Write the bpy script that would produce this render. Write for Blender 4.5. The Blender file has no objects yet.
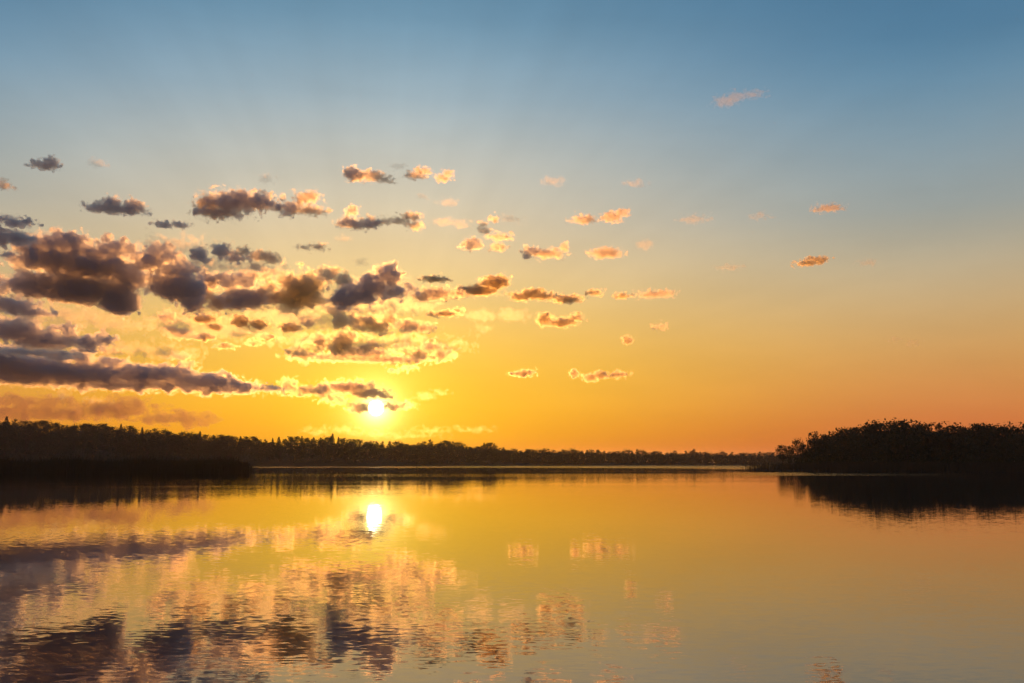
import bpy, math, random
import numpy as np
from mathutils import Vector, Matrix

R = math.radians
random.seed(7)
scene = bpy.context.scene
COL = scene.collection

# ------------------------------------------------------------------ camera
F = 995.6                      # focal length in pixels of a 1024 wide frame (35 mm)
EYE = 2.4
PITCH = R(6.9)
cam_data = bpy.data.cameras.new('camera')
cam_data.lens = 35.0
cam_data.sensor_width = 36.0
cam_data.clip_start = 0.1
cam_data.clip_end = 200000.0
cam = bpy.data.objects.new('camera', cam_data)
cam.location = (0, 0, EYE)
cam.rotation_euler = (R(90) + PITCH, 0, 0)
COL.objects.link(cam)
scene.camera = cam


def direction(px, py):
    x, y = (px - 512) / F, (341.5 - py) / F
    c, s = math.cos(PITCH), math.sin(PITCH)
    return Vector((x, c - y * s, s + y * c))      # not normalised; forward = +Y


def ground_at(px, dist, z=0.0):
    d = direction(px, 462)
    k = dist / d.y
    return Vector((d.x * k, dist, z))


def height_at(py, dist):
    d = direction(512, py)
    return EYE + d.z / d.y * dist


SUN_DIR = direction(376, 408).normalized()
SUN_EL = math.asin(SUN_DIR.z)
SUN_AZ = math.atan2(SUN_DIR.x, SUN_DIR.y)        # from +Y towards +X

# ------------------------------------------------------------------ helpers


def tag(o, label=None, cat=None, group=None, kind=None):
    if label: o['label'] = label
    if cat: o['category'] = cat
    if group: o['group'] = group
    if kind: o['kind'] = kind
    return o


def link(name, me, parent=None):
    o = bpy.data.objects.new(name, me)
    COL.objects.link(o)
    if parent: o.parent = parent
    return o


def mesh_from(name, verts, faces, mat=None, smooth=False):
    verts = np.asarray(verts, np.float32)
    faces = np.asarray(faces, np.int32)
    me = bpy.data.meshes.new(name)
    k = faces.shape[1]
    me.vertices.add(len(verts)); me.vertices.foreach_set('co', verts.ravel())
    me.loops.add(faces.size); me.loops.foreach_set('vertex_index', faces.ravel())
    me.polygons.add(len(faces))
    me.polygons.foreach_set('loop_start', np.arange(0, faces.size, k, dtype=np.int32))
    if smooth:
        me.polygons.foreach_set('use_smooth', np.ones(len(faces), bool))
    me.update(calc_edges=True)
    if mat: me.materials.append(mat)
    return me


def new_mat(name):
    m = bpy.data.materials.new(name)
    m.use_nodes = True
    nt = m.node_tree
    nt.nodes.clear()
    out = nt.nodes.new('ShaderNodeOutputMaterial')
    return m, nt, out


def foliage_mat(name, c0, c1, scale=0.35):
    m, nt, out = new_mat(name)
    b = nt.nodes.new('ShaderNodeBsdfPrincipled')
    b.inputs['Roughness'].default_value = 0.75
    b.inputs['Specular IOR Level'].default_value = 0.15
    oi = nt.nodes.new('ShaderNodeObjectInfo')
    tc = nt.nodes.new('ShaderNodeTexCoord')
    n = nt.nodes.new('ShaderNodeTexNoise')
    n.inputs['Scale'].default_value = scale
    n.inputs['Detail'].default_value = 3
    add = nt.nodes.new('ShaderNodeMath'); add.operation = 'ADD'
    mul = nt.nodes.new('ShaderNodeMath'); mul.operation = 'MULTIPLY'; mul.inputs[1].default_value = 0.5
    mix = nt.nodes.new('ShaderNodeMix'); mix.data_type = 'RGBA'
    mix.inputs[6].default_value = (*c0, 1); mix.inputs[7].default_value = (*c1, 1)
    L = nt.links
    L.new(tc.outputs['Object'], n.inputs['Vector'])
    L.new(n.outputs['Fac'], add.inputs[0]); L.new(oi.outputs['Random'], add.inputs[1])
    L.new(add.outputs[0], mul.inputs[0]); L.new(mul.outputs[0], mix.inputs[0])
    L.new(mix.outputs[2], b.inputs['Base Color'])
    L.new(b.outputs[0], out.inputs['Surface'])
    return m


M_LEAF = foliage_mat('leaf_green', (0.030, 0.045, 0.016), (0.060, 0.075, 0.025))
M_NEEDLE = foliage_mat('needle_green', (0.022, 0.036, 0.018), (0.042, 0.058, 0.024))
M_BARK = foliage_mat('bark_brown', (0.05, 0.036, 0.026), (0.11, 0.085, 0.06), 2.0)
M_REED = foliage_mat('reed_green', (0.040, 0.042, 0.018), (0.085, 0.075, 0.035), 0.2)
M_SOIL = foliage_mat('meadow_soil', (0.035, 0.04, 0.018), (0.06, 0.055, 0.03), 0.05)

# ------------------------------------------------------------------ sky (world)
world = bpy.data.worlds.new('World')
scene.world = world
world.use_nodes = True
nt = world.node_tree
nt.nodes.clear()
L = nt.links


def srgb(r, g, b):
    def f(c):
        c /= 255.0
        return c / 12.92 if c <= 0.04045 else ((c + 0.055) / 1.055) ** 2.4
    return (f(r), f(g), f(b), 1.0)


def N(kind, **kw):
    n = nt.nodes.new(kind)
    for k, v in kw.items(): setattr(n, k, v)
    return n


def math_node(op, a, b=None, c=None, clamp=False):
    n = N('ShaderNodeMath', operation=op, use_clamp=clamp)
    for i, v in enumerate((a, b, c)):
        if v is None: continue
        if isinstance(v, (int, float)): n.inputs[i].default_value = v
        else: L.new(v, n.inputs[i])
    return n.outputs[0]


w_out = N('ShaderNodeOutputWorld')
bg_sky = N('ShaderNodeBackground')
bg_nish = N('ShaderNodeBackground')
addsh = N('ShaderNodeAddShader')
sky = N('ShaderNodeTexSky', sky_type='NISHITA', sun_disc=False)
sky.sun_elevation = SUN_EL
sky.sun_rotation = SUN_AZ
sky.altitude = 0; sky.air_density = 1.0; sky.dust_density = 2.0; sky.ozone_density = 2.0
L.new(sky.outputs[0], bg_nish.inputs['Color'])
bg_nish.inputs['Strength'].default_value = 0.004
tc = N('ShaderNodeTexCoord')
sep = N('ShaderNodeSeparateXYZ')
L.new(tc.outputs['Generated'], sep.inputs[0])
elev = math_node('MULTIPLY', math_node('ARCSINE', sep.outputs['Z']), 180 / math.pi)        # degrees
# cosine of the azimuth away from the sun
hx, hy = math.sin(SUN_AZ), math.cos(SUN_AZ)
hlen = math_node('SQRT', math_node('SUBTRACT', 1.0001, math_node('MULTIPLY', sep.outputs['Z'], sep.outputs['Z'])))
cosaz = math_node('DIVIDE', math_node('ADD', math_node('MULTIPLY', sep.outputs['X'], hx), math_node('MULTIPLY', sep.outputs['Y'], hy)), hlen)
azd = math_node('MULTIPLY', math_node('ARCCOSINE', cosaz, clamp=False), 180 / math.pi)
dotn = N('ShaderNodeVectorMath', operation='DOT_PRODUCT')
L.new(tc.outputs['Generated'], dotn.inputs[0]); dotn.inputs[1].default_value = SUN_DIR
theta = math_node('MULTIPLY', math_node('ARCCOSINE', math_node('MINIMUM', dotn.outputs['Value'], 0.9999999)), 180 / math.pi)

E_MAX = 60.0


def ramp(stops):
    n = N('ShaderNodeValToRGB')
    cr = n.color_ramp
    cr.interpolation = 'B_SPLINE'
    while len(cr.elements) > 1: cr.elements.remove(cr.elements[0])
    for i, (e, col) in enumerate(stops):
        el = cr.elements[0] if i == 0 else cr.elements.new(e / E_MAX)
        el.position = e / E_MAX
        el.color = srgb(*col)
    L.new(math_node('DIVIDE', math_node('MAXIMUM', elev, 0.0), E_MAX, clamp=True), n.inputs[0])
    return n.outputs[0]


near = ramp([(0.0, (250, 136, 0)), (1.3, (255, 167, 0)), (3.5, (255, 187, 8)), (6.4, (253, 193, 64)),
             (9.3, (243, 200, 122)), (12.5, (228, 201, 160)), (15.0, (212, 200, 177)), (18.0, (188, 193, 190)), (20.5, (160, 180, 191)),
             (24.8, (106, 152, 181)), (32.0, (60, 105, 140)), (60.0, (34, 58, 90))])
far = ramp([(0.0, (205, 88, 50)), (1.1, (216, 107, 52)), (3.2, (217, 136, 70)), (5.8, (212, 158, 88)),
            (8.3, (206, 172, 120)), (11.0, (186, 174, 147)), (13.5, (160, 166, 161)), (18.4, (116, 150, 171)),
            (22.4, (82, 130, 163)), (32.0, (48, 90, 126)), (60.0, (30, 52, 82))])
back = ramp([(0.0, (104, 84, 82)), (8.0, (98, 82, 84)), (20.0, (68, 72, 88)), (60.0, (32, 50, 78))])


def mixc(f, a, b):
    n = N('ShaderNodeMix', data_type='RGBA')
    L.new(f, n.inputs[0]); L.new(a, n.inputs[6]); L.new(b, n.inputs[7])
    return n.outputs[2]


def smooth(v, lo, hi):
    n = N('ShaderNodeMapRange', interpolation_type='SMOOTHSTEP')
    L.new(v, n.inputs[0]); n.inputs[1].default_value = lo; n.inputs[2].default_value = hi
    return n.outputs[0]


c = mixc(smooth(azd, -1, 33), near, far)
c = mixc(smooth(azd, 24, 120), c, back)


def aureole(sigma, col, power=1.0):
    # forward glow of the air round the sun
    k = math_node('MULTIPLY', theta, 1.0 / sigma)
    if power != 1.0: k = math_node('POWER', k, power)
    k = math_node('EXPONENT', math_node('MULTIPLY', k, -1.0))
    n = N('ShaderNodeMix', data_type='RGBA')
    L.new(k, n.inputs[0]); n.inputs[6].default_value = (0, 0, 0, 1); n.inputs[7].default_value = (*col, 1)
    return n.outputs[2]


def addc(a, b):
    n = N('ShaderNodeMix', data_type='RGBA', blend_type='ADD')
    n.inputs[0].default_value = 1.0
    L.new(a, n.inputs[6]); L.new(b, n.inputs[7])
    return n.outputs[2]


c = addc(c, aureole(0.5, (6.0, 4.5, 2.0)))
c = addc(c, aureole(1.5, (0.55, 0.45, 0.08)))
c = addc(c, aureole(4.0, (0.25, 0.22, 0.02)))
c = addc(c, aureole(11.0, (0.05, 0.05, 0.0)))
# faint sunbeams fanning out from the sun, painted into the sky colour
e1 = SUN_DIR.cross(Vector((0, 0, 1))).normalized(); e2 = e1.cross(SUN_DIR).normalized()
def dot_to(v):
    n = N('ShaderNodeVectorMath', operation='DOT_PRODUCT'); L.new(tc.outputs['Generated'], n.inputs[0]); n.inputs[1].default_value = v
    return n.outputs['Value']
phi = math_node('ARCTAN2', dot_to(e2), dot_to(e1))
rn = N('ShaderNodeTexNoise', noise_dimensions='1D'); rn.inputs['Scale'].default_value = 3.2; rn.inputs['Detail'].default_value = 3.0; rn.inputs['Roughness'].default_value = 0.55
L.new(phi, rn.inputs['W'])
shaft = math_node('MULTIPLY', math_node('SUBTRACT', rn.outputs['Fac'], 0.5), math_node('MULTIPLY', smooth(theta, 4, 14), 0.20))
cn = N('ShaderNodeTexNoise'); cn.inputs['Scale'].default_value = 5.0; cn.inputs['Detail'].default_value = 4.0; cn.inputs['Roughness'].default_value = 0.6
mpn = N('ShaderNodeMapping'); mpn.inputs['Scale'].default_value = (1, 1, 3.5); L.new(tc.outputs['Generated'], mpn.inputs[0]); L.new(mpn.outputs[0], cn.inputs['Vector'])
veil = math_node('MULTIPLY', math_node('SUBTRACT', cn.outputs['Fac'], 0.5), 0.20)
gain = math_node('ADD', math_node('ADD', shaft, veil), 1.0)
gm = N('ShaderNodeVectorMath', operation='SCALE'); L.new(c, gm.inputs[0]); L.new(gain, gm.inputs['Scale'])
L.new(gm.outputs[0], bg_sky.inputs['Color'])
bg_sky.inputs['Strength'].default_value = 0.95
L.new(bg_sky.outputs[0], addsh.inputs[0]); L.new(bg_nish.outputs[0], addsh.inputs[1])
L.new(addsh.outputs[0], w_out.inputs['Surface'])

# ------------------------------------------------------------------ sun
sun_l = bpy.data.lights.new('sunlight', 'SUN')
sun_l.energy = 2.3
sun_l.angle = R(0.5)
sun_l.color = (1.0, 0.40, 0.09)
so = bpy.data.objects.new('sunlight', sun_l)
so.rotation_euler = SUN_DIR.to_track_quat('Z', 'Y').to_euler()
COL.objects.link(so)

m, nt2, out = new_mat('sun_fire')
em = nt2.nodes.new('ShaderNodeEmission')
em.inputs['Color'].default_value = (1.0, 0.86, 0.55, 1)
em.inputs['Strength'].default_value = 14.0
nt2.links.new(em.outputs[0], out.inputs['Surface'])
import bmesh
bm = bmesh.new()
bmesh.ops.create_icosphere(bm, subdivisions=4, radius=60000 * 7.5 / F)
me = bpy.data.meshes.new('sun'); bm.to_mesh(me); bm.free(); me.materials.append(m)
s = link('sun', me)
s.location = cam.location + SUN_DIR * 60000
tag(s, 'small white disc of the low sun glowing just above the far trees', 'sun')

# ------------------------------------------------------------------ numpy noise
_rng = np.random.default_rng(11)
_P = _rng.permutation(256).astype(np.int32)
_P = np.concatenate([_P, _P, _P])
_G = _rng.normal(size=(256, 3)).astype(np.float32)
_G /= np.linalg.norm(_G, axis=1)[:, None]


def perlin(p):
    i = np.floor(p).astype(np.int32)
    f = (p - i).astype(np.float32)
    i &= 255
    u = f * f * f * (f * (f * 6 - 15) + 10)
    r = 0
    for dx in (0, 1):
        wx = u[:, 0] if dx else 1 - u[:, 0]
        hx_ = _P[i[:, 0] + dx]
        for dy in (0, 1):
            wy = u[:, 1] if dy else 1 - u[:, 1]
            hy_ = _P[hx_ + i[:, 1] + dy]
            for dz in (0, 1):
                wz = u[:, 2] if dz else 1 - u[:, 2]
                g = _G[_P[hy_ + i[:, 2] + dz] & 255]
                d = g[:, 0] * (f[:, 0] - dx) + g[:, 1] * (f[:, 1] - dy) + g[:, 2] * (f[:, 2] - dz)
                r = r + wx * wy * wz * d
    return r


def surface_nets(V):
    """closed surface V = 0 of a grid (positive inside), as verts in grid units and quads"""
    S = V > 0
    nx, ny, nz = V.shape
    cells = np.zeros((nx - 1, ny - 1, nz - 1), np.int8)
    cor = [(a, b, c_) for a in (0, 1) for b in (0, 1) for c_ in (0, 1)]
    sl = lambda o: tuple(slice(o[k], V.shape[k] - 1 + o[k]) for k in range(3))
    for o in cor: cells += S[sl(o)]
    act = (cells > 0) & (cells < 8)
    idx = np.argwhere(act)
    if len(idx) == 0: return None
    ident = -np.ones(act.shape, np.int32)
    ident[act] = np.arange(len(idx))
    acc = np.zeros((len(idx), 3), np.float32); cnt = np.zeros(len(idx), np.float32)
    for a in cor:
        for k in range(3):
            if a[k]: continue
            b = list(a); b[k] = 1
            va = V[idx[:, 0] + a[0], idx[:, 1] + a[1], idx[:, 2] + a[2]]
            vb = V[idx[:, 0] + b[0], idx[:, 1] + b[1], idx[:, 2] + b[2]]
            cr = (va > 0) != (vb > 0)
            t = np.where(cr, va / np.where(cr, va - vb, 1), 0)
            for q in range(3):
                acc[:, q] += np.where(cr, a[q] + (t if q == k else 0), 0)
            cnt += cr
    verts = idx + acc / cnt[:, None]
    quads = []
    for k in range(3):
        k1, k2 = (k + 1) % 3, (k + 2) % 3
        a = [slice(None)] * 3; b = [slice(None)] * 3
        a[k] = slice(0, -1); b[k] = slice(1, None)
        for q in (k1, k2): a[q] = slice(1, -1); b[q] = slice(1, -1)
        sa, sb = S[tuple(a)], S[tuple(b)]
        e = np.argwhere(sa != sb)
        if len(e) == 0: continue
        flip = sa[e[:, 0], e[:, 1], e[:, 2]]
        e = e.copy(); e[:, k1] += 1; e[:, k2] += 1
        def cid(d1, d2):
            c_ = e.copy(); c_[:, k1] += d1; c_[:, k2] += d2
            return ident[c_[:, 0], c_[:, 1], c_[:, 2]]
        q = np.stack([cid(-1, -1), cid(0, -1), cid(0, 0), cid(-1, 0)], 1)
        q[~flip] = q[~flip][:, ::-1]
        quads.append(q)
    return verts, np.concatenate(quads)


# ------------------------------------------------------------------ clouds
_vmats = {}


def cloud_mat(sigma, alb):
    """even density water-droplet cloud; sigma = extinction per metre"""
    key = (round(math.log(sigma) * 8), alb)
    if key in _vmats: return _vmats[key]
    sg = math.exp(key[0] / 8)
    m, t, out = new_mat('cloud_droplets')
    a = t.nodes.new('ShaderNodeVolumeScatter'); b = t.nodes.new('ShaderNodeVolumeScatter')
    ad = t.nodes.new('ShaderNodeAddShader')
    a.inputs['Anisotropy'].default_value = 0.81; b.inputs['Anisotropy'].default_value = 0.3
    fw = 0.6 if alb[0] > 0.9 else 0.1
    for q, k in ((a, fw), (b, 1 - fw)):
        q.inputs['Color'].default_value = (*alb, 1)
        q.inputs['Density'].default_value = sg * k
    ab = t.nodes.new('ShaderNodeVolumeAbsorption')
    ab.inputs['Color'].default_value = (*alb, 1); ab.inputs['Density'].default_value = sg
    ad2 = t.nodes.new('ShaderNodeAddShader')
    t.links.new(a.outputs[0], ad.inputs[0]); t.links.new(b.outputs[0], ad.inputs[1])
    t.links.new(ad.outputs[0], ad2.inputs[0]); t.links.new(ab.outputs[0], ad2.inputs[1])
    t.links.new(ad2.outputs[0], out.inputs['Volume'])
    _vmats[key] = m
    return m


LAYER = 1100.0
STY = {           # extinction per grid unit, noise amplitude, droplet colour (n, b and t have the low sun's orange glow tinted in), extinction of the torn fringe
    'd': (0.34, 1.0, (1.0, 0.982, 0.972), 0.05),
    'm': (0.32, 1.1, (1.0, 0.98, 0.965), 0.05),
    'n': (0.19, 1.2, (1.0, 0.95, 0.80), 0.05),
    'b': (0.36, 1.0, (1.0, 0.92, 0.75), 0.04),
    't': (0.17, 1.3, (1.0, 0.92, 0.82), 0.04),
    'f': (0.034, 1.3, (1.0, 0.94, 0.86), 0.0),
    'w': (0.022, 1.7, (1.0, 0.95, 0.85), 0.0),
    'h': (0.045, 0.8, (0.90, 0.62, 0.48), 0.0),  # shaded cloud seen through glowing air, painted as brown droplets
}
_cl = [0]


NOCLOUD = False
def cloud(label, style, lobes, lam=None, name='cloud', group='broken clouds lit by the low sun', step=None, amp=1.0):
    """lobes: (x, y, rx, ry) in the angular grid of the view; the cloud hangs in one layer LAYER metres up"""
    if NOCLOUD: return
    lobes = np.array(lobes, np.float32)
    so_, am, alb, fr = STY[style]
    if style in 'dmnb': lobes[:, 2:] *= 1.04
    x0 = (lobes[:, 0] - lobes[:, 2]).min(); x1 = (lobes[:, 0] + lobes[:, 2]).max()
    y0 = (lobes[:, 1] - lobes[:, 3]).min(); y1 = (lobes[:, 1] + lobes[:, 3]).max()
    cx, cy = (x0 + x1) / 2, (y0 + y1) / 2
    rmax = float(lobes[:, 3].max())
    if lam is None: lam = min(max(1.1 * rmax, 5.5), 13.0)
    if step is None: step = 1.0 if (x1 - x0) * (y1 - y0) > 2500 else 0.7
    A = min(0.46 * lam, 0.75 * rmax + 0.5) * am * amp
    pad = A * 1.8 + 3
    rz = np.minimum(np.sqrt(lobes[:, 2] * lobes[:, 3]) * 1.1, lobes[:, 3] * 2.2)
    zr = float(rz.max()) + pad
    gx = np.arange(x0 - pad, x1 + pad, step, dtype=np.float32)
    gy = np.arange(y0 - pad, y1 + pad, step, dtype=np.float32)
    gz = np.arange(-zr, zr, step * 1.35, dtype=np.float32)
    S = np.full((len(gx), len(gy), len(gz)), -50.0, np.float32)
    _cl[0] += 1
    rg = np.random.default_rng(_cl[0])
    for (lx, ly, rx, ry), z in zip(lobes, rz):
        oz = rg.uniform(-0.35, 0.35) * z
        X = ((gx - lx) / rx)[:, None, None]; Z = ((gz - oz) / z)[None, None, :]
        yy = (gy - ly) / ry
        yy = np.where(yy > 0, yy * 1.25, yy)[None, :, None]          # flatter base
        q = np.sqrt(X * X + yy * yy + Z * Z)
        S = np.maximum(S, (1 - q) * min(rx, ry, z))
    near_ = np.abs(S) < A * 2.2 + 0.5
    ii = np.argwhere(near_ | (S > 0))
    P = np.stack([gx[ii[:, 0]], gy[ii[:, 1]], gz[ii[:, 2]] + 40], 1)
    P[:, 1] *= 1.15
    off = rg.uniform(0, 200, 3).astype(np.float32)
    n = np.zeros(len(P), np.float32)
    a, l = 1.0, lam
    warp = np.stack([perlin(P / (lam * 1.7) + 9.1), perlin(P / (lam * 1.7) + 33.7), perlin(P / (lam * 1.7) + 71.3)], 1) * lam * np.array([0.4, 0.2, 0.4], np.float32)
    P = P + warp
    k = 0
    while l > 1.5 * step and k < 6:
        v = perlin(P / l + off + k * 17.3)
        n += a * (0.62 * (np.abs(v) * 3.2 - 0.62) + 0.75 * v * 1.6)
        a *= 0.72; l *= 0.5; k += 1
    Fv = np.full(S.shape, -1.0, np.float32)
    Fv[ii[:, 0], ii[:, 1], ii[:, 2]] = S[ii[:, 0], ii[:, 1], ii[:, 2]] + A * n + 0.22 * A
    for ax in range(3):
        sl = [slice(None)] * 3
        for e in (0, -1):
            sl[ax] = e; Fv[tuple(sl)] = -1.0
    # place
    d = direction(cx, cy)
    hor = math.hypot(d.x, d.y)
    D = (LAYER - EYE) / (d.z / hor)                # horizontal distance of the cloud layer
    s_px = D / hor / F                             # metres per grid unit
    right = Vector((d.y, -d.x, 0)).normalized(); fwd = Vector((d.x, d.y, 0)).normalized()
    base = Vector((d.x, d.y, 0)) * (D / hor); base.z = LAYER

    def build(V, nm, parent, sig):
        r = surface_nets(V)
        if r is None: return None
        v, f = r
        px = gx[0] + v[:, 0] * step - cx; py = gy[0] + v[:, 1] * step - cy; pz = gz[0] + v[:, 2] * step * 1.35
        W = (px[:, None] * np.array(right) + pz[:, None] * np.array(fwd) - py[:, None] * np.array((0, 0, 1.0))) * s_px
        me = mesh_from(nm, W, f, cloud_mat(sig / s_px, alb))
        return link(nm, me, parent)
    o = build(Fv, name, None, so_)
    if o is None: return None
    o.location = base
    if fr:                                          # thin torn vapour round the body
        n2 = np.zeros(len(P), np.float32)
        a, l = 0.55, max(lam * 0.6, 3 * step)
        while l > 1.4 * step:
            n2 += a * perlin(P / l + off + 61.7) * 1.9
            a *= 0.75; l *= 0.5
        F2 = np.full(S.shape, -1.0, np.float32)
        F2[ii[:, 0], ii[:, 1], ii[:, 2]] = S[ii[:, 0], ii[:, 1], ii[:, 2]] + A * (0.8 * n + 1.2 * n2) + 0.48 * A
        for ax in range(3):
            sl = [slice(None)] * 3
            for e in (0, -1):
                sl[ax] = e; F2[tuple(sl)] = -1.0
        build(F2, 'fringe', o, fr)
    tag(o, label, 'cloud', group)
    return o


DARK = 'heavy grey clouds of the broken bank'
SOFT = 'small orange cloud puffs'
# --- high dark puffs
cloud('small slate-grey cloud puff alone high above the dark cloud bank', 'm', [(40, 165, 8, 4), (50, 161, 7, 5), (46, 167, 8, 3)])
cloud('very faint orange wisp level with the highest grey puff', 'f', [(97, 164, 9, 4)])
cloud('orange cloud scrap cut off by the picture edge above the dark bank', 't', [(3, 186, 7, 4)])
cloud('long grey cloud with two pink-tipped humps above the dark bank', 'm', [(100, 209, 12, 4), (112, 204, 9, 6), (133, 204, 9, 6), (120, 210, 20, 4)])
cloud('thin flat grey cloud sliver hanging just above the dark bank', 'm', [(165, 225, 8, 3), (178, 224, 8, 3)])
cloud('broad ragged slate cloud, widest of the puffs above the bank', 'm', [(232, 204, 18, 9), (255, 203, 20, 7), (240, 198, 14, 6), (222, 215, 14, 4)])
cloud('glowing pale orange cloud end joined to the broad slate cloud', 't', [(208, 205, 12, 10), (214, 213, 10, 5)])
cloud('dark grey half of a cloud backed by two orange lobes', 'm', [(291, 209, 9, 6), (287, 213, 6, 4)])
cloud('two bright orange cloud lobes growing out of a dark grey puff', 't', [(305, 198, 9, 6), (311, 197, 7, 5), (312, 211, 12, 4)])
cloud('faint grey smudge of cloud above the orange lobed cloud', 'f', [(266, 178, 7, 4)])
cloud('dark grey round puff at the head of an orange streak', 'm', [(354, 176, 9, 6), (349, 172, 5, 4)])
cloud('short orange cloud streak trailing from a dark round puff', 't', [(373, 177, 11, 5), (384, 179, 8, 3)])
cloud('tiny peach cloud fleck above a row of orange puffs', 'f', [(397, 166, 8, 3)], amp=.7)
cloud('oval peach cloud puff tilted up at one end', 't', [(416, 175, 9, 4), (423, 172, 7, 4)])
cloud('small slanting peach cloud puff, last of the upper row', 't', [(443, 178, 6, 4), (448, 174, 5, 4)])
cloud('tiny peach dot of cloud under the upper row', 'f', [(422, 197, 5, 3)], amp=.7)
cloud('ragged dark grey cloud with a small tower on top', 'm', [(348, 223, 9, 5), (358, 226, 10, 4), (371, 223, 8, 6), (352, 211, 5, 5)])
cloud('orange and brown cloud strip stretching from the ragged grey cloud', 't', [(400, 221, 10, 3), (411, 216, 8, 4), (385, 222, 6, 3)])
cloud('small bright orange puff with a brown tail below a cloud strip', 't', [(415, 226, 7, 4)])
cloud('yellow-orange fleck of cloud with a grey end above the bank', 't', [(318, 247, 7, 3), (306, 248, 6, 2)])
cloud('tiny grey cloud fleck under the ragged grey cloud', 'f', [(345, 239, 6, 3)], amp=.7)
cloud('faint brown smudge of cloud just above the bank top', 'f', [(361, 262, 7, 4)])
# --- dark bank
cloud('dark blue-grey cloud at the outer edge above the main bank', 'd', [(14, 222, 14, 4), (16, 238, 14, 7), (2, 240, 8, 8)], group=DARK)
cloud('tiny dark cloud scrap under the outer edge cloud', 'm', [(7, 255, 5, 3)])
cloud('largest dark grey-brown cloud mass in the bank', 'd', [(36, 252, 16, 11), (64, 246, 22, 9), (55, 264, 32, 12), (92, 268, 36, 12), (110, 247, 16, 8), (92, 253, 26, 7),
      (44, 288, 26, 13), (80, 290, 34, 14), (118, 300, 18, 16), (126, 275, 20, 12), (132, 252, 10, 5), (110, 288, 24, 12)], group=DARK)
cloud('dark cloud chunk with orange rim at the outer edge of the bank', 'd', [(4, 287, 9, 9), (14, 307, 20, 7), (30, 312, 14, 5)], group=DARK)
cloud('square-bottomed dark cloud in the middle of the bank', 'd', [(160, 251, 12, 7), (152, 264, 18, 8), (178, 290, 22, 14), (176, 272, 18, 9), (192, 300, 12, 10), (160, 282, 10, 8)], group=DARK)
cloud('small round dark cloud ball standing on top of the bank', 'm', [(199, 255, 8, 8)])
cloud('dark cloud ball with a low tail beside the round one', 'm', [(221, 252, 9, 7), (234, 258, 9, 4)])
cloud('bright orange puff touching the dark ball with a tail', 't', [(243, 252, 8, 4)])
cloud('thin grey ragged cloud shelf ending the top of the bank', 't', [(262, 256, 14, 5), (272, 260, 7, 5), (256, 267, 5, 3)])
cloud('brown cloud with fiery rims under the grey ragged shelf', 'd', [(214, 282, 12, 7), (230, 282, 12, 8), (243, 281, 9, 9), (242, 300, 20, 11), (258, 296, 12, 8), (226, 302, 10, 8)], group=DARK)
cloud('fiery orange cloud fringe beside the brown cloud', 't', [(268, 287, 9, 7), (282, 278, 8, 8), (274, 298, 9, 8), (262, 276, 8, 5), (208, 296, 8, 14), (216, 306, 10, 6)])
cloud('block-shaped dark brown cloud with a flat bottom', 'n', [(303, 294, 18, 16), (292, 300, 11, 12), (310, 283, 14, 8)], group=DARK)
cloud('thin grey veil of cloud above the block-shaped cloud', 't', [(330, 275, 10, 7), (342, 280, 8, 7)])
cloud('long brown cloud rising to a dark hump at its far end', 'd', [(388, 277, 14, 8), (372, 288, 20, 9), (346, 299, 14, 11), (396, 292, 12, 6), (360, 295, 16, 10)], group=DARK)
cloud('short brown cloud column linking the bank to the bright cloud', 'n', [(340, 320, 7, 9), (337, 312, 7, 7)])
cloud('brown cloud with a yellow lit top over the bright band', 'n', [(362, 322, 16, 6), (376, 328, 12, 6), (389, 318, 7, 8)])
cloud('thin golden cloud veil beside the yellow topped cloud', 't', [(408, 326, 14, 6), (425, 328, 10, 5)])
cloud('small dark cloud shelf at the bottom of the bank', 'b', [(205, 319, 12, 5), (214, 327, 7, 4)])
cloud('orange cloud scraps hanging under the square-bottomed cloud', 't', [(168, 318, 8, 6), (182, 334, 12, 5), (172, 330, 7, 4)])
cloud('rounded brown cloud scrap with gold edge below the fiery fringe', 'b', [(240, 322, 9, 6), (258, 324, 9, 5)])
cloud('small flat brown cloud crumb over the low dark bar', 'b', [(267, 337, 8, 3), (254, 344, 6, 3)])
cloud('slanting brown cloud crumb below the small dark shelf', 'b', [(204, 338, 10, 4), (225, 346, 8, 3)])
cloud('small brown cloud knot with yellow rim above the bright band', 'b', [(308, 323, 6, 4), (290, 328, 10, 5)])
# --- around the sun
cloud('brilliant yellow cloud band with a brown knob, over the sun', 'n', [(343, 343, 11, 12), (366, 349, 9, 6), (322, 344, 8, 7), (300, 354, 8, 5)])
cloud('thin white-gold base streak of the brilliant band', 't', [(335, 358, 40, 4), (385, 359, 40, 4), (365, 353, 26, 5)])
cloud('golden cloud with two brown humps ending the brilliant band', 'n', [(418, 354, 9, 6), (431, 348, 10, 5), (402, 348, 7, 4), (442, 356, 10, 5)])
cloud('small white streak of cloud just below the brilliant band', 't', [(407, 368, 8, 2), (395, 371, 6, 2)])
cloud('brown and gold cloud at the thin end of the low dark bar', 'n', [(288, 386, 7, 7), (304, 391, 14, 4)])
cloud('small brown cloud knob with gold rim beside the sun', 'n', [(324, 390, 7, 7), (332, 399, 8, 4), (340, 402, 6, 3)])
cloud('dazzling crinkled gold cloud touching the top of the sun', 't', [(348, 388, 22, 6), (368, 393, 16, 5), (382, 395, 8, 3)])
cloud('small bright-edged cloud half covering the sun', 't', [(361, 408, 8, 5), (356, 410, 7, 3)])
cloud('white feathery cloud trailing away from the sun', 't', [(396, 407, 12, 3), (404, 404, 8, 2)])
cloud('smaller feathery gold cloud beyond the white trail', 'f', [(426, 396, 9, 4), (440, 393, 6, 2)])
cloud('low gold wisps between the sun and the trees', 'w', [(340, 429, 12, 2.5), (320, 432, 12, 2.5)], lam=7)
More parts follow.
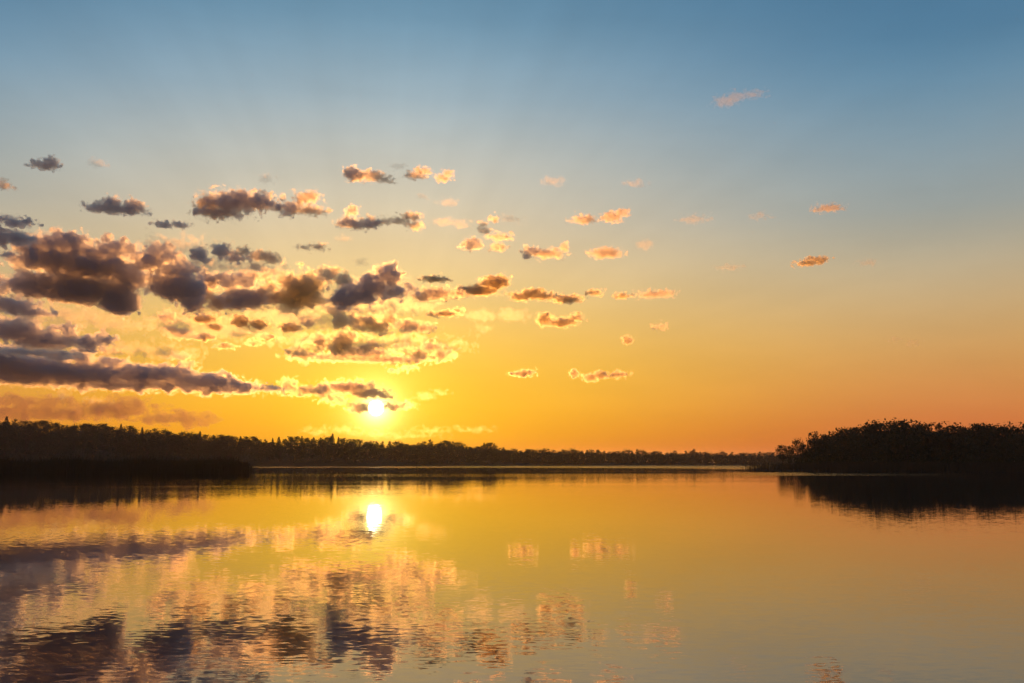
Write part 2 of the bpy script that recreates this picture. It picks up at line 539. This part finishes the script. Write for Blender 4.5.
cloud('long low wisp of gold cloud right over the far treetops', 'w', [(378, 434, 24, 2.5), (408, 436, 20, 2), (430, 431, 14, 2.5)], lam=7)
cloud('last thin gold wisp over the far treetops past the sun', 'w', [(475, 430, 14, 2.5)], lam=7)
# --- low bars
cloud('long low dark cloud bar with a flat base and bumpy top', 'd', [(0, 366, 40, 17), (40, 372, 40, 13), (84, 376, 40, 11), (82, 358, 10, 7), (112, 364, 12, 6), (140, 375, 28, 10), (160, 372, 18, 7), (174, 374, 18, 10),
      (205, 380, 28, 8), (240, 384, 24, 5), (264, 385, 16, 2.5), (130, 384, 70, 6), (40, 383, 60, 5), (215, 387, 40, 4)], lam=13, amp=.75, group=DARK)
cloud('orange cloud curl on top of the long low bar', 't', [(181, 357, 9, 4), (190, 364, 7, 4)])
cloud('dark layered cloud above the long low bar', 'd', [(18, 333, 26, 11), (46, 341, 24, 8), (66, 331, 8, 5), (84, 341, 16, 6), (98, 338, 12, 4), (68, 326, 5, 4)], group=DARK)
cloud('thin purplish cloud layer between the two low dark bars', 'm', [(25, 352, 34, 4), (56, 354, 12, 6)])
cloud('tiny dark fleck of cloud over the long low bar', 't', [(108, 351, 7, 2.5)])
cloud('hazy brown cloud layer lying on the wooded hill', 'h', [(40, 403, 50, 6), (45, 415, 80, 8), (112, 410, 36, 10), (128, 402, 18, 7), (168, 417, 40, 7)], lam=16)
cloud('hazy round cloud cap in the brown layer above the hill', 'f', [(65, 396, 8, 4), (92, 400, 12, 2.5)])
# --- middle and far side
cloud('bright orange cloud puff sitting on a thin grey base', 'm', [(472, 243, 8, 5), (472, 246, 9, 4)])
cloud('tiny dark grey puff left of a pair of orange wisps', 't', [(484, 231, 5, 4), (482, 226, 4, 3), (493, 219, 4, 3)])
cloud('flat orange wisp above the puff with a grey base', 'f', [(509, 219, 10, 3)])
cloud('faint peach wisps strung out in the middle of the sky', 'f', [(443, 222, 9, 4), (459, 224, 9, 3)])
cloud('peach wisp under the oval puffs of the upper row', 'f', [(449, 203, 8, 4)])
cloud('two small stacked orange flecks beside the grey based puff', 't', [(498, 248, 7, 4), (500, 237, 9, 3)])
cloud('grey head of a cloud with an orange tail in mid sky', 'm', [(532, 251, 8, 4), (527, 257, 4, 3)])
cloud('orange tail joined to a small grey cloud head', 't', [(548, 254, 14, 4), (564, 248, 4, 4)])
cloud('faint peach cloud scrap alone in the pale blue mid sky', 'f', [(553, 181, 9, 4)])
cloud('small orange cloud left of the brighter rounded one', 't', [(584, 220, 10, 4)])
cloud('rounded orange cloud, brightest in the upper clear sky', 't', [(612, 217, 9, 5), (621, 213, 7, 4)])
cloud('longish orange cloud with grey belly under the rounded one', 't', [(606, 253, 14, 5)])
cloud('small peach wisp beside the orange cloud with grey belly', 'f', [(645, 245, 8, 5)])
cloud('thin peach wisp above the rounded orange cloud', 'f', [(635, 183, 9, 3)])
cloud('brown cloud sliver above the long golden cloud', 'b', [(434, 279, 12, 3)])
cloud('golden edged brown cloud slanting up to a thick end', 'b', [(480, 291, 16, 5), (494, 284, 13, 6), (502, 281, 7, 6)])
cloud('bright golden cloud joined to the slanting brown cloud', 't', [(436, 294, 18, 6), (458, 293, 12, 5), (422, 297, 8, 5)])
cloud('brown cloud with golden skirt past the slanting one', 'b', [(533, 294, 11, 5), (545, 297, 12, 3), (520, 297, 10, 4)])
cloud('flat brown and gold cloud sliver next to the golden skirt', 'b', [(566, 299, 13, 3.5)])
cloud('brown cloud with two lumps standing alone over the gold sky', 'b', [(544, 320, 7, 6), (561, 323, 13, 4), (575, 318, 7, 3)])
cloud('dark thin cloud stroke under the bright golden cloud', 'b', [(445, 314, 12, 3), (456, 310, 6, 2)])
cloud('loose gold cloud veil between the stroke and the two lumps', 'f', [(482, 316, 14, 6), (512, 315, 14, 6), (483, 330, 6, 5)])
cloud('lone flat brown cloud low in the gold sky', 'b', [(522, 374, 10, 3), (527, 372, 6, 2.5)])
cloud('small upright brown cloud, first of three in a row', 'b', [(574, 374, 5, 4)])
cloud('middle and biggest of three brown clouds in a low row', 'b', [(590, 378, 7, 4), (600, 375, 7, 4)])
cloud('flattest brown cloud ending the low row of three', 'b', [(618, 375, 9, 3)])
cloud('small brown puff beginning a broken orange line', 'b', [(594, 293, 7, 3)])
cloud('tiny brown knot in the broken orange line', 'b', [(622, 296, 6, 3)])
cloud('long orange cloud closing the broken line', 't', [(652, 295, 13, 3), (664, 293, 8, 2.5)])
cloud('tiny frayed brown cloud below the broken orange line', 'b', [(628, 341, 5, 4)])
cloud('tiny orange cloud speck farther out than the frayed one', 't', [(661, 327, 5, 3)])
cloud('pale pink cloud wisp, highest cloud of the blue sky', 'f', [(727, 100, 12, 5), (736, 97, 9, 5), (750, 96, 12, 3)])
cloud('small flat orange cloud over the wooded point', 't', [(829, 208, 11, 3)])
cloud('orange-brown cloud sliver, darkest over the wooded point', 'b', [(808, 263, 10, 3), (818, 260, 9, 3)])
cloud('faint orange dash of cloud above the low far trees', 'f', [(694, 219, 12, 3)])
cloud('faint orange dash of cloud below the highest pink wisp', 'f', [(760, 216, 8, 3)])
cloud('faint peach streak between the broken line and the point', 'f', [(730, 268, 10, 2.5)])
cloud('faint thin streak far over the wooded point', 'f', [(868, 263, 8, 3)])
cloud('two tiny brown specks low over the wooded point', 'f', [(896, 339, 5, 2.5), (912, 344, 6, 2.5)])
# --- thin torn veils between the heavier clouds
cloud('thin torn orange veil under the largest dark mass', 'f', [(70, 316, 34, 6), (110, 322, 26, 5), (40, 322, 22, 4)], lam=9, amp=1.6)
cloud('thin torn gold veil below the fiery fringe', 'f', [(230, 330, 40, 8), (275, 318, 26, 8), (190, 325, 24, 7)], lam=9, amp=1.6)
cloud('gold veil spread behind the long brown cloud', 'f', [(350, 306, 40, 9), (400, 305, 26, 8), (320, 322, 24, 7)], lam=9, amp=1.6)
cloud('faint grey-pink veil behind the round dark ball', 'f', [(215, 266, 30, 7), (250, 266, 24, 6), (180, 250, 22, 6)], lam=9, amp=1.6)
cloud('gold veil round the two brown humps of the band', 'f', [(400, 342, 34, 6), (445, 346, 16, 5), (310, 342, 24, 6)], lam=9, amp=1.6)
cloud('torn orange veil over the long low dark bar', 'f', [(120, 350, 40, 5), (165, 352, 24, 5)], lam=8, amp=1.6)
# ------------------------------------------------------------------ lake
m, t, out = new_mat('lake_water')
TL = t.links


def TN(kind, **kw):
    n = t.nodes.new(kind)
    for k, v in kw.items(): setattr(n, k, v)
    return n


pos = TN('ShaderNodeTexCoord')


def slope_noise(sx, sy, amp_x, amp_y, detail=2.0):
    mp = TN('ShaderNodeMapping'); mp.inputs['Scale'].default_value = (sx, sy, 1)
    TL.new(pos.outputs['Object'], mp.inputs[0])
    n = TN('ShaderNodeTexNoise'); n.inputs['Scale'].default_value = 1.0; n.inputs['Detail'].default_value = detail
    TL.new(mp.outputs[0], n.inputs['Vector'])
    s1 = TN('ShaderNodeVectorMath', operation='SUBTRACT'); s1.inputs[1].default_value = (0.5, 0.5, 0.5)
    s2 = TN('ShaderNodeVectorMath', operation='MULTIPLY'); s2.inputs[1].default_value = (amp_x, amp_y, 0)
    TL.new(n.outputs['Color'], s1.inputs[0]); TL.new(s1.outputs[0], s2.inputs[0])
    return s2.outputs[0]


def vadd(a, b):
    n = TN('ShaderNodeVectorMath', operation='ADD'); TL.new(a, n.inputs[0]); TL.new(b, n.inputs[1]); return n.outputs[0]


def vscale(a, s):
    n = TN('ShaderNodeVectorMath', operation='SCALE'); TL.new(a, n.inputs[0])
    if isinstance(s, (int, float)): n.inputs['Scale'].default_value = s
    else: TL.new(s, n.inputs['Scale'])
    return n.outputs[0]


waves = vadd(vadd(slope_noise(4.5, 12.0, 0.014, 0.030, 3.0), slope_noise(0.7, 1.6, 0.002, 0.0055)), slope_noise(0.12, 0.25, 0.001, 0.0022, 1.0))
# cat's-paws: long patches of livelier ripples lying across the lake
mp = TN('ShaderNodeMapping'); mp.inputs['Scale'].default_value = (0.006, 0.022, 1); mp.inputs['Location'].default_value = (3.1, 0.4, 0)
TL.new(pos.outputs['Object'], mp.inputs[0])
pn = TN('ShaderNodeTexNoise'); pn.inputs['Scale'].default_value = 1.0; pn.inputs['Detail'].default_value = 2.5
TL.new(mp.outputs[0], pn.inputs['Vector'])
pr = TN('ShaderNodeMapRange'); pr.inputs[1].default_value = 0.45; pr.inputs[2].default_value = 0.7; pr.inputs[3].default_value = 0.55; pr.inputs[4].default_value = 2.4
TL.new(pn.outputs['Fac'], pr.inputs[0])
# breeze out on the open lake, beyond about 150 m
sx = TN('ShaderNodeSeparateXYZ'); TL.new(pos.outputs['Object'], sx.inputs[0])
wob = TN('ShaderNodeMath', operation='MULTIPLY_ADD'); TL.new(pn.outputs['Fac'], wob.inputs[0]); wob.inputs[1].default_value = 160; TL.new(sx.outputs['Y'], wob.inputs[2])


def step_(v, lo, hi, a, b_):
    q = TN('ShaderNodeMapRange', interpolation_type='SMOOTHSTEP'); TL.new(v, q.inputs[0])
    for k_, w_ in zip((1, 2, 3, 4), (lo, hi, a, b_)): q.inputs[k_].default_value = w_
    return q.outputs[0]


def tmath(op, a, b_):
    q = TN('ShaderNodeMath', operation=op)
    for k_, w_ in enumerate((a, b_)):
        if isinstance(w_, (int, float)): q.inputs[k_].default_value = w_
        else: TL.new(w_, q.inputs[k_])
    return q.outputs[0]


# a breeze on the open water far out, and a ruffled tongue in front of the wooded point
far_br = step_(tmath('ADD', wob.outputs[0], step_(sx.outputs['X'], 0, 130, 0.0, 110.0)), 485, 530, 0.0, 18.0)
wx = tmath('ADD', sx.outputs['X'], tmath('MULTIPLY', pn.outputs['Fac'], 20.0))
tongue = tmath('MULTIPLY', tmath('MULTIPLY', step_(sx.outputs['Y'], 172, 184, 0.0, 14.0), step_(sx.outputs['Y'], 222, 245, 1.0, 0.0)),
               tmath('MULTIPLY', step_(wx, 50, 70, 0.0, 1.0), step_(wx, 88, 120, 1.0, 0.0)))
mid = tmath('MULTIPLY', tmath('MULTIPLY', step_(wob.outputs[0], 150, 200, 0.0, 1.6), step_(sx.outputs['Y'], 190, 240, 1.0, 0.0)), step_(sx.outputs['X'], -60, 0, 1.0, 0.0))
br = tmath('ADD', tmath('ADD', far_br, tongue), mid)
gain = TN('ShaderNodeMath', operation='ADD'); TL.new(pr.outputs[0], gain.inputs[0]); TL.new(br, gain.inputs[1])
wv = vscale(waves, gain.outputs[0])
up = TN('ShaderNodeVectorMath', operation='ADD'); TL.new(wv, up.inputs[0]); up.inputs[1].default_value = (0, 0, 1)
nrm = TN('ShaderNodeVectorMath', operation='NORMALIZE'); TL.new(up.outputs[0], nrm.inputs[0])
b = TN('ShaderNodeBsdfPrincipled')
b.inputs['Base Color'].default_value = (0.022, 0.032, 0.040, 1)
b.inputs['Roughness'].default_value = 0.01
b.inputs['IOR'].default_value = 2.7
b.inputs['Specular Tint'].default_value = (1.0, 0.92, 0.92, 1)
TL.new(nrm.outputs[0], b.inputs['Normal'])
TL.new(b.outputs[0], out.inputs['Surface'])
W = 32000.0
me = mesh_from('lake', [(-W, -2000, 0), (W, -2000, 0), (W, W, 0), (-W, W, 0)], [(0, 1, 2, 3)], m)
tag(link('lake', me), 'calm lake mirroring the sunset sky', kind='structure')

# ------------------------------------------------------------------ shores
HILL = [(-90, 418), (0, 420), (20, 420), (30, 421), (45, 420), (62, 425), (85, 423), (110, 424), (125, 425), (140, 427), (155, 429), (175, 431), (200, 433), (230, 434), (250, 436),
        (265, 438), (280, 437), (300, 436), (325, 436), (345, 438), (360, 439), (375, 441), (395, 442), (410, 442), (425, 441), (445, 441), (460, 443), (475, 445), (490, 445), (500, 447),
        (520, 449), (560, 450), (600, 450), (640, 451), (690, 452), (750, 453), (800, 453), (900, 453)]
POINT = [(776, 446), (784, 445), (800, 440), (812, 434), (822, 434), (830, 433), (845, 428), (865, 423), (890, 420), (910, 420), (930, 421), (960, 425), (985, 423), (1005, 426), (1024, 422), (1080, 420)]


def prof(tab, px):
    return float(np.interp(px, [a for a, _ in tab], [b for _, b in tab]))


def far_dist(px):                  # distance of the far waterline
    return float(np.interp(px, [-100, 300, 520, 900], [600, 620, 690, 760]))


def far_rise(px, back):            # height of the far shore's ground, back metres behind the waterline
    top = height_at(prof(HILL, px), far_dist(px) + 60) - 8.5
    return 0.25 + max(0.6, top) * min(1.0, max(0.0, back / 70.0)) ** 0.8


pxs = np.linspace(-160, 940, 111); backs = [-6, 0, 4, 12, 25, 45, 70, 110, 200, 500]
verts, faces = [], []
for px in pxs:
    for bk in backs:
        d = far_dist(px) + bk
        p = ground_at(px, d)
        z = -0.6 if bk < 0 else (0.02 if bk == 0 else far_rise(px, bk))
        verts.append((p.x, p.y, z))
nb = len(backs)
for i in range(len(pxs) - 1):
    for j in range(nb - 1):
        faces.append((i * nb + j, (i + 1) * nb + j, (i + 1) * nb + j + 1, i * nb + j + 1))
tag(link('hill', mesh_from('hill', verts, faces, M_SOIL, True)), 'low wooded rise along the far side of the lake', kind='structure')


def near_dist(px):                 # waterline of the wooded point
    return float(np.interp(px, [748, 770, 800, 900, 1024, 1200], [300, 282, 268, 248, 228, 205]))


def near_rise(px, back):
    e = min(1.0, max(0.0, (px - 748) / 60))
    return 0.05 + e * (0.3 + 2.0 * min(1.0, max(0.0, back - 3) / 40.0))


pxs = np.linspace(752, 1220, 60); backs = [-3, 0, 2, 6, 14, 28, 45, 80, 140]
verts, faces = [], []
for px in pxs:
    sc_ = min(1.0, (px - 740) / 70)
    for bk in backs:
        d = near_dist(px) + bk * sc_
        p = ground_at(px, d)
        verts.append((p.x, p.y, -0.5 if bk < 0 else (0.01 if bk == 0 else near_rise(px, bk))))
nb = len(backs)
for i in range(len(pxs) - 1):
    for j in range(nb - 1):
        faces.append((i * nb + j, (i + 1) * nb + j, (i + 1) * nb + j + 1, i * nb + j + 1))
tag(link('shore', mesh_from('shore', verts, faces, M_SOIL, True)), 'low point of land reaching into the lake', kind='structure')

# ------------------------------------------------------------------ trees
def tube(pts, radii, n=6):
    v, f = [], []
    for p, r in zip(pts, radii):
        for k in range(n):
            a = 2 * math.pi * k / n
            v.append((p[0] + r * math.cos(a), p[1] + r * math.sin(a), p[2]))
    for i in range(len(pts) - 1):
        for k in range(n):
            k2 = (k + 1) % n
            f.append((i * n + k, i * n + k2, (i + 1) * n + k2, (i + 1) * n + k))
    return v, f


def leaf_quads(C, rg, size, flat=0.0):
    n = len(C)
    a = rg.normal(size=(n, 3)); a[:, 2] *= (1 - flat); a /= np.linalg.norm(a, axis=1)[:, None]
    b_ = rg.normal(size=(n, 3)); b_ -= (a * b_).sum(1)[:, None] * a; b_ /= np.linalg.norm(b_, axis=1)[:, None]
    s = size * rg.uniform(0.6, 1.4, n)[:, None]
    v = np.stack([C - a * s, C - b_ * s * .6, C + a * s, C + b_ * s * .6], 1).reshape(-1, 3)
    return v, np.arange(4 * n).reshape(-1, 4)


def crown_round(rg, h, w, base, lumps, per, size):
    """unit of leaf clumps on limb ends inside an uneven round crown"""
    cs, limbs = [], []
    zc = (base + h) / 2
    for i in range(lumps):
        while True:
            p = rg.uniform(-1, 1, 3)
            r = np.linalg.norm(p)
            if 0.35 < r < 1: break
        q = np.array([p[0] * w / 2 * .85, p[1] * w / 2 * .85, zc + p[2] * (h - base) / 2 * .9])
        q[:2] *= 1.0 if q[2] < zc else 0.92
        rad = rg.uniform(.12, .22) * w
        pts = np.clip(rg.normal(size=(per, 3)), -1.45, 1.45) * np.array([rad, rad, rad * .7]) * .62 + q
        cs.append(pts); limbs.append(q)
    C = np.concatenate(cs)
    return leaf_quads(C, rg, size), limbs


def crown_spire(rg, h, w, base, per, size):
    cs = []
    tiers = int((h - base) / (h * .045))
    for i in range(tiers):
        u = i / tiers
        r = w / 2 * (1 - u) ** 0.85 * rg.uniform(.75, 1.1) + .04 * w
        k = int(per * (1 - u * .75))
        a = rg.uniform(0, 2 * math.pi, k); rr = r * np.sqrt(rg.uniform(0.02, 1, k))
        z = base + (h - base) * u - rr * .35 + rg.normal(0, .012 * h, k)
        cs.append(np.stack([rr * np.cos(a), rr * np.sin(a), z], 1))
    cs.append(np.stack([rg.normal(0, .03 * w, 12), rg.normal(0, .03 * w, 12), np.linspace(h * .94, h, 12)], 1))
    return leaf_quads(np.concatenate(cs), rg, size, .4), []


def make_tree(name, kind, seed, lumps, per, size, mat, w, base, bend=.02):
    rg = np.random.default_rng(seed)
    root = link(name, None)
    if kind == 'round': (v, f), limbs = crown_round(rg, 1, w, base, lumps, per, size)
    else: (v, f), limbs = crown_spire(rg, 1, w, base, per, size)
    cr = link('crown', mesh_from('crown', v, f, mat), root)
    pts = [(rg.normal(0, bend) * z, rg.normal(0, bend) * z, z) for z in (-.02, .1, .25, .45, .65, .85)]
    tv, tf = tube(pts, [.022, .017, .015, .012, .008, .003])
    tv = list(tv); tf = list(tf)
    for q in limbs[::2]:
        z0 = base * .7 + rg.uniform(0, .3) * (1 - base)
        a = np.array([0, 0, z0]); b_ = np.array(q)
        pv, pf = tube([a, a + (b_ - a) * .5 + np.array([0, 0, -.02]), b_], [.007, .005, .0015], 4)
        o_ = len(tv); tv += pv; tf += [tuple(i + o_ for i in x) for x in pf]
    link('trunk', mesh_from('trunk', tv, tf, M_BARK), root)
    return root


PROTO = {
    'broad': [make_tree('broadleaf_tree', 'round', 20 + i, 34, 46, .026, M_LEAF, (.62, .75, .9)[i], (.06, .09, .04)[i]) for i in range(3)],
    'tall': [make_tree('birch_tree', 'round', 30 + i, 26, 42, .022, M_LEAF, (.42, .5)[i], (.16, .12)[i]) for i in range(2)],
    'spruce': [make_tree('spruce_tree', 'spire', 40 + i, 0, 110, .028, M_NEEDLE, (.50, .58)[i], (.06, .1)[i]) for i in range(2)],
    'pine': [make_tree('pine_tree', 'round', 50 + i, 16, 44, .024, M_NEEDLE, (.42, .52)[i], (.52, .45)[i], .03) for i in range(2)],
}
FIRST = set()


def put_tree(kind, i, loc, h, rz, wide, label, group):
    src = PROTO[kind][i % len(PROTO[kind])]
    if src.name not in FIRST:
        FIRST.add(src.name); o = src
    else:
        o = src.copy(); COL.objects.link(o)
        for ch in src.children:
            c_ = ch.copy(); COL.objects.link(c_); c_.parent = o
    o.location = loc; o.rotation_euler = (0, 0, rz); o.scale = (h * wide, h * wide, h)
    tag(o, label, 'tree', group)
    return o


KIND_WORDS = {'broad': 'round-crowned broadleaf tree', 'tall': 'slim tall-crowned tree', 'spruce': 'pointed spruce tree', 'pine': 'bare-stemmed pine tree'}
SEG = [(-90, 252, 'on the far hill behind the reed bed'), (252, 345, 'on the far shore between the reed bed and the sun'), (345, 412, 'on the hazy far shore beneath the sun'),
       (412, 520, 'on the far rise just past the sun'), (520, 700, 'in the low even far treeline'), (700, 910, 'in the far treeline that meets the wooded point')]
rg = random.Random(5)


def far_tree(px, back, kind, top=None, drop=0.0, wide=1.0, label=None):
    d = far_dist(px) + back
    p = ground_at(px, d)
    p.z = far_rise(px, back) - .1
    ztop = height_at(prof(HILL, px) if top is None else top, d)
    h = max(4.0, (ztop - p.z) * (1 - drop) * 1.03)
    seg = next(s_[2] for s_ in SEG if s_[0] <= px < s_[1])
    label = label or KIND_WORDS[kind] + ' ' + seg
    put_tree(kind, rg.randrange(9), p, h, rg.uniform(0, 6.28), wide, label, label if label.endswith(seg) else None)


# skyline row and a lower row at the water, on the far shore
x = -40.0
while x < 800:
    if x < 250: kinds = ['broad', 'broad', 'broad', 'tall', 'broad', 'spruce']
    elif x < 345: kinds = ['tall', 'pine', 'spruce', 'tall', 'broad']
    elif x < 520: kinds = ['broad', 'broad', 'broad', 'tall']
    else: kinds = ['broad', 'tall', 'broad']
    k = rg.choice(kinds)
    far_tree(x, 58 + rg.uniform(-8, 8), k, prof(HILL, x) + (rg.uniform(-1.4, 1.8) if x < 520 else rg.uniform(-1.8, 1.2)), 0, rg.uniform(.85, 1.15) * (1.15 if k == 'broad' else 1.0))
    x += rg.uniform(4.5, 8.0) if x < 520 else rg.uniform(3.5, 6.5)
x = -40.0
while x < 790:
    k = rg.choice(['broad', 'broad', 'tall'])
    far_tree(x, 10 + rg.uniform(-4, 20), k, None, rg.uniform(.08, .32), rg.uniform(1.1, 1.4))
    x += rg.uniform(8, 13)
for px, top, k, lab in ((4, 417, 'spruce', 'tallest pointed spruce at the end of the hill behind the reeds'), (100, 422, 'broad', 'big rounded tree standing up from the hill skyline'),
                        (86, 422, 'broad', 'rounded tree beside the biggest one on the hill skyline'), (332, 434, 'spruce', 'tallest dark spruce on the shore between reeds and sun'),
                        (484, 443, 'spruce', 'lone spire-topped spruce on the rise past the sun'), (491, 441, 'broad', 'dome-shaped tree on the rise beside a lone spruce'),
                        (694, 449, 'tall', 'single tree poking above the low even far treeline'), (444, 439, 'broad', 'widest dome-shaped tree on the rise past the sun')):
    far_tree(px, 60, k, top, 0, 1.25 if k == 'broad' else 1.0, lab)


def near_tree(px, back, kind, top, drop=0.0, wide=1.0, label=None, group=None, sink=0.0):
    d = near_dist(px) + back
    p = ground_at(px, d); p.z = near_rise(px, back) - .1 - sink
    h = (height_at(top, d) - p.z) * (1 - drop) * 1.06
    put_tree(kind, rg.randrange(9), p, max(3.0, h), rg.uniform(0, 6.28), wide, label, group)


near_tree(783, 105, 'broad', 444, 0, .85, 'outermost small tree of the loose clump on the point')
near_tree(790, 118, 'broad', 446, 0, .9, 'shortest rounded tree, second from the tip of the wooded point')
near_tree(798, 105, 'broad', 439, 0, .72, 'rounded tree between two shorter ones in the point clump')
near_tree(806, 120, 'broad', 443, 0, .75, 'bushy lower tree in the middle of the point clump')
near_tree(815, 108, 'broad', 432, 0, .78, 'tallest airy tree of the clump at the point')
near_tree(826, 122, 'broad', 435, 0, .9, 'hazy tree where the point clump meets the dark wood')
for px, top in ((806, 450), (812, 447), (820, 441)):
    near_tree(px, 22, 'broad', top, 0, 1.3, 'low bushy tree at the sloping end of the dark wood', 'low bushy trees at the end of the dark wood')
x = 826.0
while x < 1075:
    near_tree(x, 40 + rg.uniform(-6, 10), rg.choice(['broad', 'broad', 'broad', 'tall']), prof(POINT, x) + rg.uniform(-1, 2.5), 0, rg.uniform(.95, 1.2), 'tall dark tree on the skyline of the wooded point', 'skyline trees of the wooded point')
    x += rg.uniform(8, 13)
x = 822.0
while x < 1075:
    near_tree(x, 18 + rg.uniform(-4, 10), rg.choice(['broad', 'broad', 'tall']), prof(POINT, x), rg.uniform(.1, .3), rg.uniform(1.1, 1.35), 'dark tree in the front rank of the wooded point', 'front trees of the wooded point')
    x += rg.uniform(9, 15)
near_tree(984, 34, 'broad', 421, 0, 1.0, 'round-topped tree rising above the wooded point near its outer end')

for ps in PROTO.values():          # kinds that found no place
    for q in ps:
        if q.name not in FIRST:
            for ch in list(q.children): bpy.data.objects.remove(ch)
            bpy.data.objects.remove(q)

# undergrowth that closes the foot of the wood, and the reeds
def bushes(name, spans, label, mat, size):
    g = np.random.default_rng(3)
    cs = np.concatenate(spans)
    v, f = leaf_quads(cs, g, size)
    tag(link(name, mesh_from(name, v, f, mat)), label, kind='stuff')


g = np.random.default_rng(8)
C = []
for _ in range(520):
    px = g.uniform(803, 1085); bk = g.uniform(7, 50)
    d = near_dist(px) + bk; z0 = near_rise(px, bk)
    p = ground_at(px, d, z0)
    hh = max(1.0, (height_at(prof(POINT, px), d) - z0) * g.uniform(.2, .7)) * min(1, (px - 795) / 25); n = 130
    r = np.stack([g.normal(0, 1.1, n), g.normal(0, 1.1, n), hh * (1 - g.uniform(0, 1, n) ** 1.6)], 1)
    C.append(np.array(p) + r)
bushes('undergrowth', C, 'dark undergrowth at the foot of the trees on the wooded point', M_LEAF, .3)
C = []
for k_ in range(1500):
    px = g.uniform(-120, 830) if k_ < 1100 else g.uniform(400, 830); bk = g.uniform(2, 60)
    z0 = far_rise(px, bk); d = far_dist(px) + bk
    p = ground_at(px, d, z0)
    hh = max(1.5, (height_at(prof(HILL, px), d) - z0) * g.uniform(.35, .75) * (1.05 if px > 470 else 1)); n = 70
    r = np.stack([g.normal(0, 2.2, n), g.normal(0, 2, n), hh * (1 - g.uniform(0, 1, n) ** 1.6)], 1)
    C.append(np.array(p) + r)
bushes('shrubbery', C, 'waterside shrubbery along the foot of the far trees', M_LEAF, .55)


def reeds(name, P, H, label, width, mat=None):
    """P base points, H heights: one thin bending three-segment blade each"""
    g = np.random.default_rng(len(P))
    n = len(P)
    a = g.uniform(0, math.pi, n); side = np.stack([np.cos(a), np.sin(a), 0 * a], 1)
    lean = g.normal(size=(n, 3)) * .08; lean[:, 2] = 0
    lean[:, 0] += .03
    vs = []
    for u, wd in ((-.12, 1.0), (.45, .9), (.8, .7), (.9, 1.3), (1.0, .1)):
        c_ = P + np.array([0, 0, 1.0]) * (H * u)[:, None] + lean * (H * max(u, 0) ** 2)[:, None]
        ww = (width * wd)
        vs += [c_ - side * ww / 2, c_ + side * ww / 2]
    V = np.stack(vs, 1)
    k = V.shape[1]
    fs = []
    for s_ in range(k // 2 - 1):
        q = np.arange(n)[:, None] * k + np.array([2 * s_, 2 * s_ + 1, 2 * s_ + 3, 2 * s_ + 2])
        fs.append(q)
    tag(link(name, mesh_from(name, V.reshape(-1, 3), np.concatenate(fs), mat or M_REED)), label, kind='stuff')


g = np.random.default_rng(21)
n = 26000
px = g.uniform(-150, 249, n); px[:110] = 246 + np.abs(g.normal(0, 3.5, 110)); bk = g.uniform(0, 1, n) ** 1.3 * 34
d0 = 208 + 2.5 * np.sin(px * .05) + 2 * np.sin(px * .13 + 1)
endf = np.clip((250 - px) / 20, 0.06, 1)
dd = d0 + bk * (0.3 + .7 * endf) + (1 - endf) * 1.5
X = (px - 512) / F / direction(512, 462).y * dd
P = np.stack([X, dd, 0 * X], 1)
clump = 0.10 * np.sin(X * 1.9) + .16 * np.sin(X * .37 + dd * .2) + .1 * np.sin(X * .9 + 2) + .1 * np.sin(X * 4.7 + 1)
tallest = np.where(g.uniform(0, 1, n) < .08, g.uniform(.2, 1.2, n), 0)
H = (2.45 + 1.5 * clump + g.normal(0, .25, n) + tallest) * (0.55 + .45 * np.sqrt(endf))
reeds('reed_bed', P, H, 'dark bed of tall reeds standing in the lake before the wooded hill', .07)

n = 9000
px = 742 + 340 * g.uniform(0, 1, n) ** .85
bk = g.uniform(-1.5, 7, n)
nd = np.interp(px, [742, 770, 800, 900, 1024, 1200], [303, 282, 268, 248, 228, 205])
dd = nd + bk
X = (px - 512) / F / direction(512, 462).y * dd
sparse = g.uniform(0, 1, n) < np.clip((px - 740) / 18, .06, 1)
H = (1.5 + .5 * np.clip((px - 760) / 60, 0, 1)) * (1 + g.normal(0, .12, n))
reeds('shore_reeds', np.stack([X, dd, np.maximum(0, bk * .04)], 1)[sparse], H[sparse], 'low fringe of reeds along the waterline of the wooded point', .07)

# ------------------------------------------------------------------ haze over the lake
m, t, out = new_mat('morning_haze')
v = t.nodes.new('ShaderNodeVolumePrincipled')
v.inputs['Color'].default_value = (1.0, 0.84, 0.86, 1)
v.inputs['Density'].default_value = 0.00014
v.inputs['Anisotropy'].default_value = 0.88
t.links.new(v.outputs[0], out.inputs['Volume'])
HW = 33000.0
vs = [(sx_ * HW, (-2500 if sy_ < 0 else HW), z_) for sx_ in (-1, 1) for sy_ in (-1, 1) for z_ in (-1.6, 31.0)]
fs = [(0, 1, 3, 2), (4, 6, 7, 5), (0, 4, 5, 1), (2, 3, 7, 6), (0, 2, 6, 4), (1, 5, 7, 3)]
tag(link('haze', mesh_from('haze', vs, fs, m)), 'thin warm haze lying over the lake', kind='stuff')


# ------------------------------------------------------------------ render settings
scene.view_settings.view_transform = 'Standard'
scene.view_settings.look = 'None'
scene.view_settings.exposure = 0.0
scene.view_settings.gamma = 1.0
scene.view_settings.use_curve_mapping = False
scene.render.engine = 'CYCLES'
cy = scene.cycles
cy.max_bounces = 18
cy.diffuse_bounces = 2
cy.glossy_bounces = 3
cy.transmission_bounces = 2
cy.volume_bounces = 14
cy.transparent_max_bounces = 16
cy.caustics_reflective = False
cy.caustics_refractive = False
cy.sample_clamp_indirect = 6.0
cy.use_denoising = True
cy.denoiser = 'OPENIMAGEDENOISE'
